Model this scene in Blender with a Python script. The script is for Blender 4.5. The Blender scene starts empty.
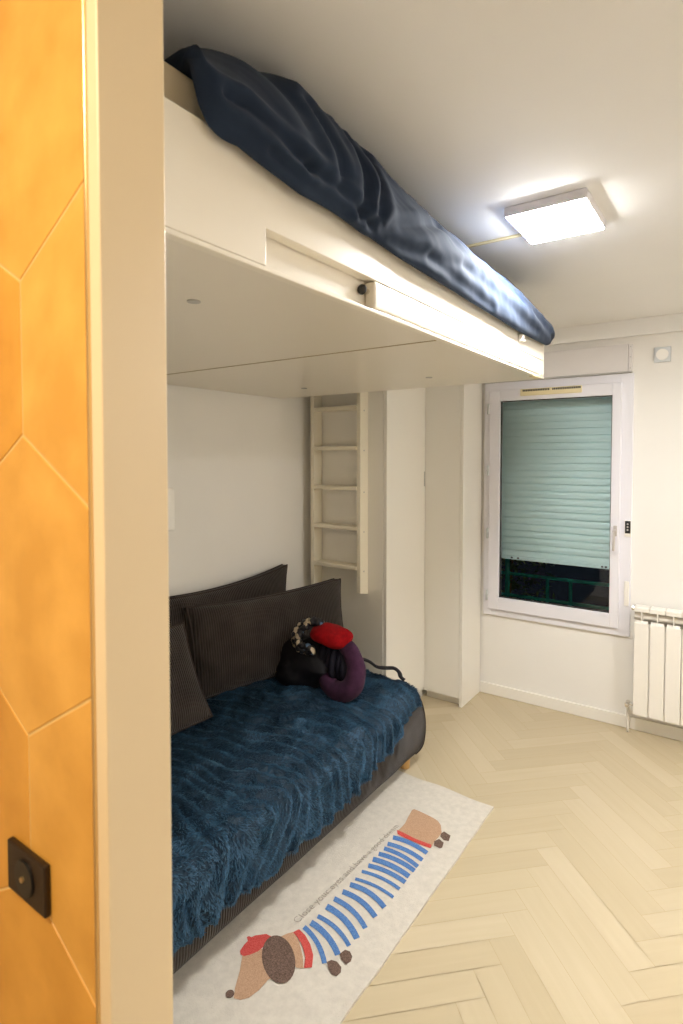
import bpy, bmesh, math, random
import numpy as np
from mathutils import Vector, Matrix, noise
random.seed(7); rng = np.random.default_rng(7)
S = bpy.context.scene; COL = S.collection

# ------------------------------------------------------------------ camera
cd = bpy.data.cameras.new('camera'); cam = bpy.data.objects.new('camera', cd); COL.objects.link(cam)
F = 572.0
cd.sensor_fit = 'VERTICAL'; cd.sensor_height = 36.0; cd.lens = 36.0*F/1024
cd.shift_y = -37/1024; cd.shift_x = 0.0
cd.clip_start = 0.02
cam.location = (0, 0, 1.5)
cam.rotation_euler = (math.radians(90-1.9), 0, math.radians(35))
cd.dof.use_dof = True; cd.dof.focus_distance = 2.6; cd.dof.aperture_fstop = 7.1
S.camera = cam

# ------------------------------------------------------------------ world, lamps and added fill, exposure
S.view_settings.view_transform = 'Standard'; S.view_settings.look = 'None'
S.view_settings.gamma = 1.0; S.view_settings.use_curve_mapping = False
S.view_settings.exposure = 0.86
PANEL_STRENGTH = 115.0
w = bpy.data.worlds.new('night'); S.world = w; w.use_nodes = True
w.node_tree.nodes['Background'].inputs[0].default_value = (0.02, 0.025, 0.035, 1)
w.node_tree.nodes['Background'].inputs[1].default_value = 0.12
def area(name, loc, rot, size, power, col):
    l = bpy.data.lights.new(name, 'AREA'); l.energy = power; l.color = col; l.size = size
    o = bpy.data.objects.new(name, l); o.location = loc; o.rotation_euler = rot; COL.objects.link(o); return o
area('hall_area_light', (-0.52, -0.38, 2.2), (0, 0, 0), 0.30, 9, (1.0, 0.80, 0.55))
area('hall_area_light', (0.50, -0.42, 2.12), (math.radians(25), 0, 0), 0.30, 2.0, (1.0, 0.78, 0.50))  # extra light added to brighten the near end of the mattress
area('room_fill', (0.98, 2.1, 2.2), (0, 0, 0), 0.35, 13, (1.0, 0.99, 0.97))  # unseen fill light added to brighten the room from the right
try:
    S.cycles.use_denoising = True; S.cycles.max_bounces = 10; S.cycles.diffuse_bounces = 6
    S.cycles.sample_clamp_indirect = 6.0
except Exception: pass

# ------------------------------------------------------------------ materials
def mat(name, col, rough=0.5, metal=0.0, spec=0.5, emit=None, es=0, sheen=0):
    m = bpy.data.materials.new(name); m.use_nodes = True
    b = m.node_tree.nodes['Principled BSDF']
    b.inputs['Base Color'].default_value = (*col, 1); b.inputs['Roughness'].default_value = rough
    b.inputs['Metallic'].default_value = metal; b.inputs['Specular IOR Level'].default_value = spec
    if sheen: b.inputs['Sheen Weight'].default_value = sheen
    if emit: b.inputs['Emission Color'].default_value = (*emit, 1); b.inputs['Emission Strength'].default_value = es
    return m
def nodes(m): return m.node_tree.nodes, m.node_tree.links, m.node_tree.nodes['Principled BSDF']
def noisy(name, col, col2, scale, rough=0.5, bump=0.0, bscale=None, stretch=(1,1,1), spec=0.4, detail=4, sheen=0, bdist=0.002):
    m = mat(name, col, rough, spec=spec, sheen=sheen); N, L, b = nodes(m)
    tc = N.new('ShaderNodeTexCoord'); mp = N.new('ShaderNodeMapping'); mp.inputs['Scale'].default_value = stretch
    n = N.new('ShaderNodeTexNoise'); n.inputs['Scale'].default_value = scale; n.inputs['Detail'].default_value = detail
    r = N.new('ShaderNodeValToRGB'); r.color_ramp.elements[0].color = (*col, 1); r.color_ramp.elements[1].color = (*col2, 1)
    r.color_ramp.elements[0].position = .3; r.color_ramp.elements[1].position = .7
    L.new(tc.outputs['Object'], mp.inputs[0]); L.new(mp.outputs[0], n.inputs['Vector']); L.new(n.outputs['Fac'], r.inputs[0]); L.new(r.outputs[0], b.inputs['Base Color'])
    if bump:
        n2 = N.new('ShaderNodeTexNoise'); n2.inputs['Scale'].default_value = bscale or scale; n2.inputs['Detail'].default_value = 3
        L.new(mp.outputs[0], n2.inputs['Vector'])
        bp = N.new('ShaderNodeBump'); bp.inputs['Strength'].default_value = bump; bp.inputs['Distance'].default_value = bdist
        L.new(n2.outputs['Fac'], bp.inputs['Height']); L.new(bp.outputs[0], b.inputs['Normal'])
    return m
M = {}
M['wall'] = noisy('wall_paint', (.80,.78,.742), (.82,.80,.762), 3, .65, .08, 180)
M['ceil'] = noisy('ceiling_paint', (.85,.84,.825), (.86,.85,.835), 3, .6, .05, 120)
M['frame'] = mat('door_frame_paint', (.80,.67,.46), .4)
M['white'] = mat('white_gloss', (.82,.79,.73), .35)
M['cabinet'] = mat('cabinet_white', (.80,.77,.70), .3)
M['bed'] = noisy('bed_lacquer', (.82,.77,.67), (.83,.78,.68), 4, .3)
M['bed_base'] = noisy('bed_base_panel', (.76,.71,.62), (.77,.72,.63), 4, .32)
M['seam'] = mat('seam_tan', (.42,.34,.21), .6)
M['ladder'] = mat('ladder_cream', (.80,.74,.60), .4)
M['pvc'] = mat('window_plastic', (.76,.75,.80), .3)
M['pvc_dark'] = mat('gasket_black', (.02,.02,.02), .5)
M['handle'] = mat('handle_cream', (.50,.46,.43), .35)
M['box_lilac'] = noisy('shutter_box_paint', (.72,.69,.68), (.74,.71,.70), 5, .5)
M['vent'] = mat('vent_cream', (.78,.68,.42), .5)
M['shutter'] = noisy('shutter_mint', (.74,.91,.91), (.77,.93,.93), 6, .5)
M['night'] = mat('night_ground', (.01,.012,.012), .9)
M['rail'] = mat('rail_green', (.05,.55,.44), .4)
M['leaf'] = noisy('leaf_green', (.22,.36,.10), (.50,.58,.28), 30, .5)
M['black'] = mat('black_plastic', (.012,.012,.012), .35)
M['dark_frame'] = mat('bronze_plate', (.03,.018,.010), .4, .3)
M['chrome'] = mat('chrome', (.75,.73,.70), .2, 1)
M['gold'] = mat('gold_metal', (.85,.6,.25), .25, 1)
M['brass'] = mat('brass_edge', (.85,.66,.36), .3, 1)
M['grey'] = mat('grey_plastic', (.45,.44,.42), .5)
M['silver'] = mat('silver_plastic', (.55,.57,.58), .35)
M['rad'] = mat('radiator_enamel', (.84,.81,.75), .3)
M['oakfoot'] = mat('oak_foot', (.55,.33,.12), .4)
M['sheet'] = noisy('mattress_cover', (.74,.64,.46), (.78,.68,.50), 12, .8, .2, 60)
M['duvet'] = noisy('navy_satin', (.015,.024,.045), (.021,.034,.062), 6, .85, .10, 26, spec=.08, sheen=.05, bdist=.004)
M['diffuser'] = mat('lamp_diffuser', (.9,.9,.9), .5, emit=(.995,.985,.965), es=PANEL_STRENGTH)
M['grout'] = mat('tile_grout', (.72,.52,.22), .8)
M['tan'] = noisy('dog_tan', (.36,.21,.125), (.52,.34,.22), 320, .95)
M['brown'] = noisy('dog_brown', (.06,.035,.025), (.20,.13,.10), 300, .95)
M['red'] = noisy('rug_red', (.42,.03,.03), (.58,.11,.09), 260, .95)
M['blue'] = noisy('rug_blue', (.04,.12,.34), (.12,.24,.47), 260, .95)
M['ink'] = noisy('rug_ink', (.22,.19,.15), (.50,.46,.40), 200, .95)
M['rug'] = noisy('rug_wool', (.54,.50,.435), (.62,.575,.50), 45, .95, .6, 260, bdist=.003)
M['bagblack'] = noisy('bag_black', (.006,.006,.008), (.011,.010,.014), 20, .6, .3, 60, spec=.22)
M['plum'] = noisy('plum_cloth', (.034,.011,.030), (.056,.019,.048), 40, .9, .4, 140, spec=.15, sheen=.05)
M['hat'] = noisy('red_wool', (.20,.002,.004), (.30,.004,.007), 60, .95, .5, 200, spec=.1, sheen=.02)
M['inkblue'] = noisy('lining_navy', (.007,.007,.015), (.014,.014,.026), 25, .7, spec=.2)
def corduroy():
    m = mat('corduroy', (.06,.05,.045), .85, spec=.15, sheen=.14); N, L, b = nodes(m)
    b.inputs['Sheen Roughness'].default_value = .5
    uv = N.new('ShaderNodeUVMap'); uv.uv_map = 'rib'
    sx = N.new('ShaderNodeSeparateXYZ'); L.new(uv.outputs[0], sx.inputs[0])
    mu = N.new('ShaderNodeMath'); mu.operation = 'MULTIPLY'; mu.inputs[1].default_value = 2*math.pi/.0105; L.new(sx.outputs[0], mu.inputs[0])
    si = N.new('ShaderNodeMath'); si.operation = 'SINE'; L.new(mu.outputs[0], si.inputs[0])
    tc = N.new('ShaderNodeTexCoord'); n = N.new('ShaderNodeTexNoise'); n.inputs['Scale'].default_value = 9; n.inputs['Detail'].default_value = 5; L.new(tc.outputs['Object'], n.inputs['Vector'])
    ad = N.new('ShaderNodeMath'); ad.operation = 'MULTIPLY_ADD'; ad.inputs[1].default_value = .16; L.new(si.outputs[0], ad.inputs[0]); L.new(n.outputs['Fac'], ad.inputs[2])
    r = N.new('ShaderNodeValToRGB'); r.color_ramp.elements[0].position = .25; r.color_ramp.elements[1].position = .8
    r.color_ramp.elements[0].color = (.018,.013,.011,1); r.color_ramp.elements[1].color = (.054,.043,.038,1)
    L.new(ad.outputs[0], r.inputs[0]); L.new(r.outputs[0], b.inputs['Base Color'])
    bp = N.new('ShaderNodeBump'); bp.inputs['Strength'].default_value = .7; bp.inputs['Distance'].default_value = .0025
    L.new(si.outputs[0], bp.inputs['Height']); L.new(bp.outputs[0], b.inputs['Normal'])
    return m
M['cord'] = corduroy()
M['piping'] = mat('corduroy_welt', (.045,.034,.03), .85, spec=.2)
def attr_mat(name, attr, ramp, rough, wood=False, spec=.4):
    m = mat(name, (1,1,1), rough, spec=spec); N, L, b = nodes(m)
    a = N.new('ShaderNodeAttribute'); a.attribute_name = attr
    r = N.new('ShaderNodeValToRGB'); e = r.color_ramp.elements
    e[0].color = (*ramp[0], 1); e[1].color = (*ramp[-1], 1)
    for k, c in enumerate(ramp[1:-1]):
        q = e.new((k+1)/(len(ramp)-1)); q.color = (*c, 1)
    if wood:
        uv = N.new('ShaderNodeUVMap'); uv.uv_map = 'grain'
        mp = N.new('ShaderNodeMapping'); mp.inputs['Scale'].default_value = (3, 46, 1); L.new(uv.outputs[0], mp.inputs[0])
        n = N.new('ShaderNodeTexNoise'); n.inputs['Scale'].default_value = 1; n.inputs['Detail'].default_value = 6; n.inputs['Distortion'].default_value = .5; L.new(mp.outputs[0], n.inputs['Vector'])
        mp2 = N.new('ShaderNodeMapping'); mp2.inputs['Scale'].default_value = (2.2, 9, 1); L.new(uv.outputs[0], mp2.inputs[0])
        n2 = N.new('ShaderNodeTexNoise'); n2.inputs['Scale'].default_value = 1; L.new(mp2.outputs[0], n2.inputs['Vector'])
        s = N.new('ShaderNodeMath'); s.operation = 'MULTIPLY_ADD'; s.inputs[1].default_value = .42; L.new(n.outputs['Fac'], s.inputs[0]); 
        s2 = N.new('ShaderNodeMath'); s2.operation = 'MULTIPLY_ADD'; s2.inputs[1].default_value = .42; L.new(n2.outputs['Fac'], s2.inputs[0])
        a2 = N.new('ShaderNodeMath'); a2.operation = 'MULTIPLY_ADD'; a2.inputs[1].default_value = .42; a2.inputs[2].default_value = -.12; L.new(a.outputs['Fac'], a2.inputs[0])
        L.new(a2.outputs[0], s2.inputs[2]); L.new(s2.outputs[0], s.inputs[2]); L.new(s.outputs[0], r.inputs[0])
    else: L.new(a.outputs['Fac'], r.inputs[0])
    L.new(r.outputs[0], b.inputs['Base Color']); return m
M['oak'] = attr_mat('pale_oak', 'rnd', [(.455,.37,.235), (.515,.43,.285), (.575,.49,.345)], .38, True)
M['oakgap'] = mat('plank_joint', (.45,.35,.20), .7)
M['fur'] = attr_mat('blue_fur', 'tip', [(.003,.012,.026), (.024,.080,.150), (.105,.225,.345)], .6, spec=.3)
def tile_mat():
    m = attr_mat('amber_tile', 'rnd', [(.76,.40,.075), (.84,.49,.12)], .38); N, L, b = nodes(m)
    src = b.inputs['Base Color'].links[0].from_socket
    tc = N.new('ShaderNodeTexCoord'); n = N.new('ShaderNodeTexNoise'); n.inputs['Scale'].default_value = 14; n.inputs['Detail'].default_value = 6; L.new(tc.outputs['Object'], n.inputs['Vector'])
    r = N.new('ShaderNodeValToRGB'); r.color_ramp.elements[0].position = .35; r.color_ramp.elements[1].position = .75
    r.color_ramp.elements[0].color = (.80,.74,.62,1); r.color_ramp.elements[1].color = (1,1,1,1); L.new(n.outputs['Fac'], r.inputs[0])
    mx = N.new('ShaderNodeMixRGB'); mx.blend_type = 'MULTIPLY'; mx.inputs[0].default_value = 1; L.new(src, mx.inputs[1]); L.new(r.outputs[0], mx.inputs[2]); L.new(mx.outputs[0], b.inputs['Base Color'])
    return m
M['tile'] = tile_mat()
def glass():
    m = bpy.data.materials.new('window_glass'); m.use_nodes = True; N, L = m.node_tree.nodes, m.node_tree.links
    N.clear(); o = N.new('ShaderNodeOutputMaterial'); t = N.new('ShaderNodeBsdfTransparent'); g = N.new('ShaderNodeBsdfGlossy')
    t.inputs[0].default_value = (.96,.98,.98,1); g.inputs['Roughness'].default_value = .02
    f = N.new('ShaderNodeFresnel'); f.inputs[0].default_value = 1.45; x = N.new('ShaderNodeMixShader')
    L.new(f.outputs[0], x.inputs[0]); L.new(t.outputs[0], x.inputs[1]); L.new(g.outputs[0], x.inputs[2]); L.new(x.outputs[0], o.inputs[0]); return m
M['glass'] = glass()
def scarf():
    m = mat('printed_silk', (.1,.1,.1), .45); N, L, b = nodes(m)
    tc = N.new('ShaderNodeTexCoord'); v = N.new('ShaderNodeTexVoronoi'); v.inputs['Scale'].default_value = 42; L.new(tc.outputs['Object'], v.inputs['Vector'])
    sp = N.new('ShaderNodeSeparateXYZ'); L.new(v.outputs['Color'], sp.inputs[0])
    r = N.new('ShaderNodeValToRGB'); r.color_ramp.interpolation = 'CONSTANT'; e = r.color_ramp.elements
    e[0].color = (.010,.010,.016,1); e[1].position = .45; e[1].color = (.60,.50,.36,1)
    q = e.new(.62); q.color = (.09,.17,.30,1); q = e.new(.74); q.color = (.015,.015,.02,1); q = e.new(.86); q.color = (.30,.24,.16,1)
    L.new(sp.outputs[0], r.inputs[0]); L.new(r.outputs[0], b.inputs['Base Color']); return m
M['scarf'] = scarf()

# ------------------------------------------------------------------ helpers
def wloc(o):
    v = Vector((0,0,0))
    while o: v += o.location; o = o.parent
    return v
def obj(name, bm, m, parent=None, smooth=False, local=False, kind=None):
    if isinstance(bm, bmesh.types.BMesh):
        me = bpy.data.meshes.new(name); bm.to_mesh(me); bm.free()
    else: me = bm
    ms = m if isinstance(m, (list, tuple)) else [m]
    for x in ms: me.materials.append(M[x])
    if smooth: me.polygons.foreach_set('use_smooth', [True]*len(me.polygons))
    o = bpy.data.objects.new(name, me); COL.objects.link(o)
    if parent:
        if not local: me.transform(Matrix.Translation(-wloc(parent)))
        o.parent = parent
    if kind: o['kind'] = kind
    return o
def origin(o, loc):
    loc = Vector(loc); o.data.transform(Matrix.Translation(-loc)); o.location = loc; return o
def tag(o, label, cat, group=None, kind=None):
    o['label'] = label; o['category'] = cat
    if group: o['group'] = group
    if kind: o['kind'] = kind
    return o
def thing(name, loc, label, cat, group=None):
    o = bpy.data.objects.new(name, None); COL.objects.link(o); o.location = loc; o.empty_display_size = .1
    return tag(o, label, cat, group)
def struct(name, bm, m, parent=None, smooth=False):
    return obj(name, bm, m, parent, smooth, kind=None if parent else 'structure')
def merge(bm, b2, mi=0):
    for f in b2.faces: f.material_index = mi
    me = bpy.data.meshes.new('t'); b2.to_mesh(me); b2.free(); bm.from_mesh(me); bpy.data.meshes.remove(me)
def box(x0, x1, y0, y1, z0, z1, bev=0, seg=2, bm=None, mi=0):
    b = bmesh.new(); bmesh.ops.create_cube(b, size=1)
    for v in b.verts: v.co = ((x0+x1)/2+v.co.x*(x1-x0), (y0+y1)/2+v.co.y*(y1-y0), (z0+z1)/2+v.co.z*(z1-z0))
    if bev: bmesh.ops.bevel(b, geom=b.edges[:], offset=bev, segments=seg, profile=.5, affect='EDGES')
    if bm is None:
        for f in b.faces: f.material_index = mi
        return b
    merge(bm, b, mi); return bm
def prism(pts, axis, a, b_, bev=0, bm=None, mi=0):
    """polygon pts in the plane across `axis`, extruded from a to b_"""
    b = bmesh.new(); n = len(pts)
    def mk(p, t):
        q = [p[0], p[1]]; q.insert(axis, t); return b.verts.new(q)
    A = [mk(p, a) for p in pts]; B = [mk(p, b_) for p in pts]
    b.faces.new(A); b.faces.new(B[::-1])
    for i in range(n): b.faces.new((A[i], B[i], B[(i+1)%n], A[(i+1)%n]))
    bmesh.ops.recalc_face_normals(b, faces=b.faces[:])
    if bev: bmesh.ops.bevel(b, geom=b.edges[:], offset=bev, segments=2, profile=.5, affect='EDGES')
    if bm is None: return b
    merge(bm, b, mi); return bm
def smooth_path(pts, n):
    P = [Vector(p) for p in pts]; out = []
    for i in range(len(P)-1):
        p0 = P[max(i-1,0)]; p1 = P[i]; p2 = P[i+1]; p3 = P[min(i+2,len(P)-1)]
        for k in range(n):
            t = k/n; out.append(.5*((2*p1)+(p2-p0)*t+(2*p0-5*p1+4*p2-p3)*t*t+(3*p1-p0-3*p2+p3)*t**3))
    out.append(P[-1]); return out
def tube(pts, r, seg=10, bm=None, mi=0, closed=False, flat=1.0):
    b = bmesh.new(); P = [Vector(p) for p in pts]; n = len(P); rings = []
    rr = r if isinstance(r, (list, tuple)) else [r]*n
    up = None
    for i in range(n):
        if closed: d = P[(i+1)%n]-P[i-1]
        else: d = P[min(i+1,n-1)]-P[max(i-1,0)]
        d.normalize()
        if up is None: up = Vector((0,0,1)) if abs(d.z) < .9 else Vector((1,0,0))
        s = d.cross(up); s.normalize(); up = s.cross(d); up.normalize()
        rings.append([b.verts.new(P[i]+(s*math.cos(2*math.pi*k/seg)+up*math.sin(2*math.pi*k/seg)*flat)*rr[i]) for k in range(seg)])
    for i in range(n if closed else n-1):
        A, B = rings[i], rings[(i+1)%n]
        for k in range(seg): b.faces.new((A[k], A[(k+1)%seg], B[(k+1)%seg], B[k]))
    if not closed: b.faces.new(rings[0][::-1]); b.faces.new(rings[-1])
    bmesh.ops.recalc_face_normals(b, faces=b.faces[:])
    if bm is None:
        for f in b.faces: f.material_index = mi
        return b
    merge(bm, b, mi); return bm
def disc(c, ax, r, h, seg=24, bm=None, bev=0, mi=0, r2=None):
    b = bmesh.new(); bmesh.ops.create_cone(b, cap_ends=True, segments=seg, radius1=r, radius2=r if r2 is None else r2, depth=h)
    if bev: bmesh.ops.bevel(b, geom=[e for e in b.edges if len(e.link_faces) == 2 and any(len(f.verts) > 4 for f in e.link_faces)], offset=bev, segments=2, affect='EDGES')
    q = Vector((0,0,1)).rotation_difference(Vector(ax)); bmesh.ops.transform(b, matrix=Matrix.Translation(c) @ q.to_matrix().to_4x4(), verts=b.verts[:])
    if bm is None:
        for f in b.faces: f.material_index = mi
        return b
    merge(bm, b, mi); return bm
def blob(c, r, sub=4, nz=0.0, fr=6, seed=0, power=2.0, fn=None):
    b = bmesh.new(); bmesh.ops.create_icosphere(b, subdivisions=sub, radius=1)
    for v in b.verts:
        d = v.co.normalized()
        if power != 2:
            k = (abs(d.x)**power+abs(d.y)**power+abs(d.z)**power)**(-1/power); d = d*k
        q = Vector((d.x*r[0], d.y*r[1], d.z*r[2]))
        if nz: q += v.co.normalized()*nz*noise.noise(q*fr+Vector((seed*7.1, seed*3.3, 0)))
        if fn: q = fn(q)
        v.co = q+Vector(c)
    return b
def face_attr(me, name, vals):
    a = me.attributes.new(name, 'FLOAT', 'FACE'); a.data.foreach_set('value', vals)
def lerp_tab(t, x):
    xs = [p[0] for p in t]
    return [float(np.interp(x, xs, [p[k] for p in t])) for k in range(1, len(t[0]))]

# ------------------------------------------------------------------ room dimensions
XW, YW, ZC = -2.12, 3.464, 2.235     # left wall, window wall, ceiling
XR, YD = 1.35, 0.357                 # right wall, room side of the doorway wall

# floor: herringbone of pale oak
def floor_mesh():
    W, Lp, g = .0885, .53, .0007
    r2 = math.sqrt(.5); X0 = -.554-Lp*r2; Y0 = .113
    quads, uvs, rnd, mids = [], [], [], []
    x_lo, x_hi, y_lo, y_hi = XW-.1, XR+.05, -1.3, YW+.02
    for j in range(-7, 8):
        for k in range(-45, 80):
            for t in (0, 1):
                ox, oy = k*W+j*Lp, k*W-j*Lp
                if t == 0: p, q, pw, qw = ox, oy, Lp, W
                else: p, q, pw, qw = ox, oy+W, W, Lp
                c = [(p+g, q+g), (p+pw-g, q+g), (p+pw-g, q+qw-g), (p+g, q+qw-g)]
                wv = [(X0+(a-b)*r2, Y0+(a+b)*r2) for a, b in c]
                if max(v[0] for v in wv) < x_lo or min(v[0] for v in wv) > x_hi or max(v[1] for v in wv) < y_lo or min(v[1] for v in wv) > y_hi: continue
                o1, o2 = random.random()*40, random.random()*40
                lu = [((a-p)+o1, (b-q)+o2) if t == 0 else ((b-q)+o1, (a-p)+o2) for a, b in c]
                quads.append([(a, b, 0.0) for a, b in wv]); uvs += lu; rnd.append(random.random()); mids.append(0)
    quads.append([(x_lo, y_lo, -.004), (x_hi, y_lo, -.004), (x_hi, y_hi, -.004), (x_lo, y_hi, -.004)]); uvs += [(0,0)]*4; rnd.append(0); mids.append(1)
    # slab below
    V = [v for q in quads for v in q]; Fc = [[4*i, 4*i+1, 4*i+2, 4*i+3] for i in range(len(quads))]
    me = bpy.data.meshes.new('floor'); me.from_pydata(V, [], Fc)
    u = me.uv_layers.new(name='grain'); u.data.foreach_set('uv', [c for p in uvs for c in p])
    face_attr(me, 'rnd', rnd); me.polygons.foreach_set('material_index', mids)
    return me
struct('floor', floor_mesh(), ['oak', 'oakgap'])
struct('ceiling', box(XW-.1, XR+.05, -1.3, YW+.1, ZC, ZC+.1), 'ceil')
struct('wall_left', box(XW-.1, XW, YD-.05, YW+.1, -.02, ZC), 'wall')
struct('wall_right', box(XR, XR+.1, -1.3, YW+.1, -.02, ZC), 'wall')
WX0, WX1, WZ0, WZ1 = -1.322, -.487, .507, 1.950      # window opening
bm = box(XW-.1, WX0, YW, YW+.22, -.02, ZC)
box(WX1, XR+.1, YW, YW+.22, -.02, ZC, bm=bm); box(WX0, WX1, YW, YW+.22, -.02, WZ0, bm=bm); box(WX0, WX1, YW, YW+.22, WZ1, ZC, bm=bm)
struct('wall_back', bm, 'wall')
struct('trim_1', box(XW+.02, XR, YW-.03, YW, 2.146, ZC, .002), 'ceil')          # beam under the ceiling above the window
struct('baseboard_back', box(-1.340, XR-.0, YW-.014, YW, 0, .068, .003), 'white')
bm = box(-2.3, -.4714, .305, YD, -.02, ZC)
box(.50, XR+.1, .29, YD, -.02, ZC, bm=bm); 
struct('wall_front', bm, 'wall')
bm = box(-.4714, -.4545, .288, YD, 0, ZC-.001, .0015)
box(.482, .50, .288, YD, 0, ZC-.001, .0015, bm=bm)
struct('trim_2', bm, 'frame')                                                     # door frame
struct('trim_3', box(-.4750, -.4714, .286, .303, 0, ZC, .0008), 'brass')         # metal edge where the tiling stops
bm = box(-2.3, XR+.1, -1.3, -1.2, -.02, ZC); box(-2.3, -2.2, -1.2, .3, -.02, ZC, bm=bm)
struct('wall_hall', bm, 'wall')
# amber hexagon tiling on the hall side of the doorway wall
def hex_wall():
    s = .1575; g = .0014; bm = bmesh.new(); ids = []
    w_ = s*math.sqrt(3)
    for r in range(-7, 6):
        for c in range(-7, 3):
            cx = -.609+(c+(.5 if r % 2 else 0))*w_; cz = 1.364+r*1.5*s
            b = prism([(cx+(s-g)*math.sin(math.pi/3*k), cz+(s-g)*math.cos(math.pi/3*k)) for k in range(6)], 1, .2955, .304, .0012)
            for co, no in (((-.4750,0,0), (1,0,0)), ((0,0,0), (0,0,-1)), ((0,0,ZC), (0,0,1)), ((-2.2,0,0), (-1,0,0))):
                bmesh.ops.bisect_plane(b, geom=b.verts[:]+b.edges[:]+b.faces[:], plane_co=co, plane_no=no, clear_outer=True)
            n0 = len(bm.faces); merge(bm, b); v = random.random(); ids += [v]*(len(bm.faces)-n0)
    n0 = len(bm.faces); box(-2.2, -.4750, .2965, .305, 0, ZC, bm=bm, mi=1); ids += [0]*(len(bm.faces)-n0)
    me = bpy.data.meshes.new('wall_tiled'); bm.to_mesh(me); bm.free(); face_attr(me, 'rnd', ids); return me
struct('wall_tiled', hex_wall(), ['tile', 'grout'])

# ------------------------------------------------------------------ window
win = bpy.data.objects.new('window_1', None); COL.objects.link(win); win.location = ((WX0+WX1)/2, YW, WZ0); win['kind'] = 'structure'
def ring(x0, x1, z0, z1, wl, wr, wb, wt, y0, y1, bev):
    bm = box(x0, x0+wl, y0, y1, z0, z1, bev); box(x1-wr, x1, y0, y1, z0, z1, bev, bm=bm)
    box(x0+wl-.002, x1-wr+.002, y0, y1, z0, z0+wb, bev, bm=bm); box(x0+wl-.002, x1-wr+.002, y0, y1, z1-wt, z1, bev, bm=bm); return bm
obj('window_frame', ring(WX0, WX1, WZ0, WZ1, .05, .062, .05, .055, YW-.018, YW+.045, .003), 'pvc', win)
SX0, SX1, SZ0, SZ1 = -1.286, -.543, .548, 1.902
GX0, GX1, GZ0, GZ1 = -1.218, -.590, .626, 1.834
sash = obj('sash', ring(SX0, SX1, SZ0, SZ1, GX0-SX0, SX1-GX1, GZ0-SZ0, SZ1-GZ1, YW-.036, YW+.02, .005), 'pvc', win)
obj('gasket', ring(GX0-.002, GX1+.002, GZ0-.002, GZ1+.002, .006, .006, .006, .006, YW-.020, YW-.004, 0), 'pvc_dark', sash)
obj('pane', box(GX0, GX1, YW-.012, YW-.008, GZ0, GZ1), 'glass', sash)
bm = box(-.573, -.555, YW-.044, YW-.036, 1.06, 1.118, .003); tube([(-.564,YW-.04,1.09), (-.564,YW-.075,1.09)], .008, bm=bm)
tube(smooth_path([(-.564,YW-.075,1.096), (-.564,YW-.078,1.05), (-.566,YW-.076,.985)], 4), .0085, 12, bm=bm, flat=.7)
obj('handle', bm, 'handle', sash, True)
for z in (1.79, 1.41, 1.02, .635):
    bm = tube([(-1.291,YW-.038,z-.032), (-1.291,YW-.038,z+.032)], .008, 12); disc((-1.291,YW-.038,z), (0,0,1), .0095, .006, bm=bm)
    obj('hinge', bm, 'silver', win, True)
bm = box(-1.092, -.745, YW-.050, YW-.034, 1.858, 1.898, .004)
v = obj('air_vent', bm, 'vent', sash)
bm = bmesh.new()
for s0 in (-1.076, -.905):
    for k in range(16): box(s0+k*.0098, s0+k*.0098+.0070, YW-.0516, YW-.046, 1.882, 1.8935, bm=bm)
obj('vent_slots', bm, 'pvc_dark', v)
bm = box(-1.335, -.515, YW-.034, YW, 1.958, 2.106, .004); box(-.514, -.494, YW-.026, YW, 1.958, 2.104, .003, bm=bm)
o = obj('shutter_box', bm, 'box_lilac', win); 
bm = bmesh.new()
for z in (1.975, 2.035, 2.09): disc((-.504, YW-.027, z), (0,-1,0), .003, .003, 10, bm=bm)
obj('screw', bm, 'grey', o)
obj('box_lip', box(-1.335, -.494, YW-.040, YW, 1.950, 1.958, .002), 'grey', win)

# controls on the window frame
t = thing('shutter_switch', (-.503, YW-.018, 1.070), 'small black shutter button pad in a white holder on the right of the window frame', 'switch')
obj('holder', box(-.520, -.486, YW-.027, YW-.018, 1.060, 1.150, .003), 'white', t)
b_ = obj('button_pad', box(-.5165, -.4895, YW-.034, YW-.027, 1.079, 1.147, .003), 'black', t)
for z in (1.098, 1.114, 1.130): obj('button', disc((-.503, YW-.0345, z), (0,-1,0), .0048, .002, 14, bev=.0004), 'grey', b_)
o = obj('contact_sensor', box(-.517, -.493, YW-.030, YW-.018, .680, .815, .004), 'white'); origin(o, (-.505, YW-.018, .68))
tag(o, 'slim white contact strip stuck low on the right of the window frame', 'sensor')
t = thing('air_inlet_plate', (-.355, YW, 1.995), 'small square silver wall plate with a round centre high on the wall above the radiator', 'wall plate')
obj('plate', box(-.395, -.315, YW-.010, YW, 1.995, 2.075, .004), 'silver', t)
obj('round_cover', disc((-.355, YW-.013, 2.035), (0,-1,0), .029, .010, 32, bev=.002), 'white', t, False)

# roller shutter and what stands outside
def shutter():
    bm = bmesh.new(); z = .868; p = .042
    pr = []
    zz = z
    while zz+p < 1.949:
        pr += [(YW+.129, zz), (YW+.1165, zz+.0012), (YW+.1145, zz+.020), (YW+.1165, zz+p-.0065), (YW+.129, zz+p-.0055)]
        zz += p
    xs = (-1.318, -.491); A = [bm.verts.new((xs[0], y, q)) for y, q in pr]; B = [bm.verts.new((xs[1], y, q)) for y, q in pr]
    A2 = [bm.verts.new((xs[0], YW+.132, q)) for y, q in pr]; B2 = [bm.verts.new((xs[1], YW+.132, q)) for y, q in pr]
    for i in range(len(pr)-1):
        bm.faces.new((A[i], B[i], B[i+1], A[i+1])); bm.faces.new((A2[i], A2[i+1], B2[i+1], B2[i]))
    bmesh.ops.recalc_face_normals(bm, faces=bm.faces[:]); return bm
t = thing('roller_shutter', (-.9, YW+.12, .85), 'mint roller shutter pulled most of the way down behind the window pane', 'shutter')
obj('slats', shutter(), 'shutter', t)
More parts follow.
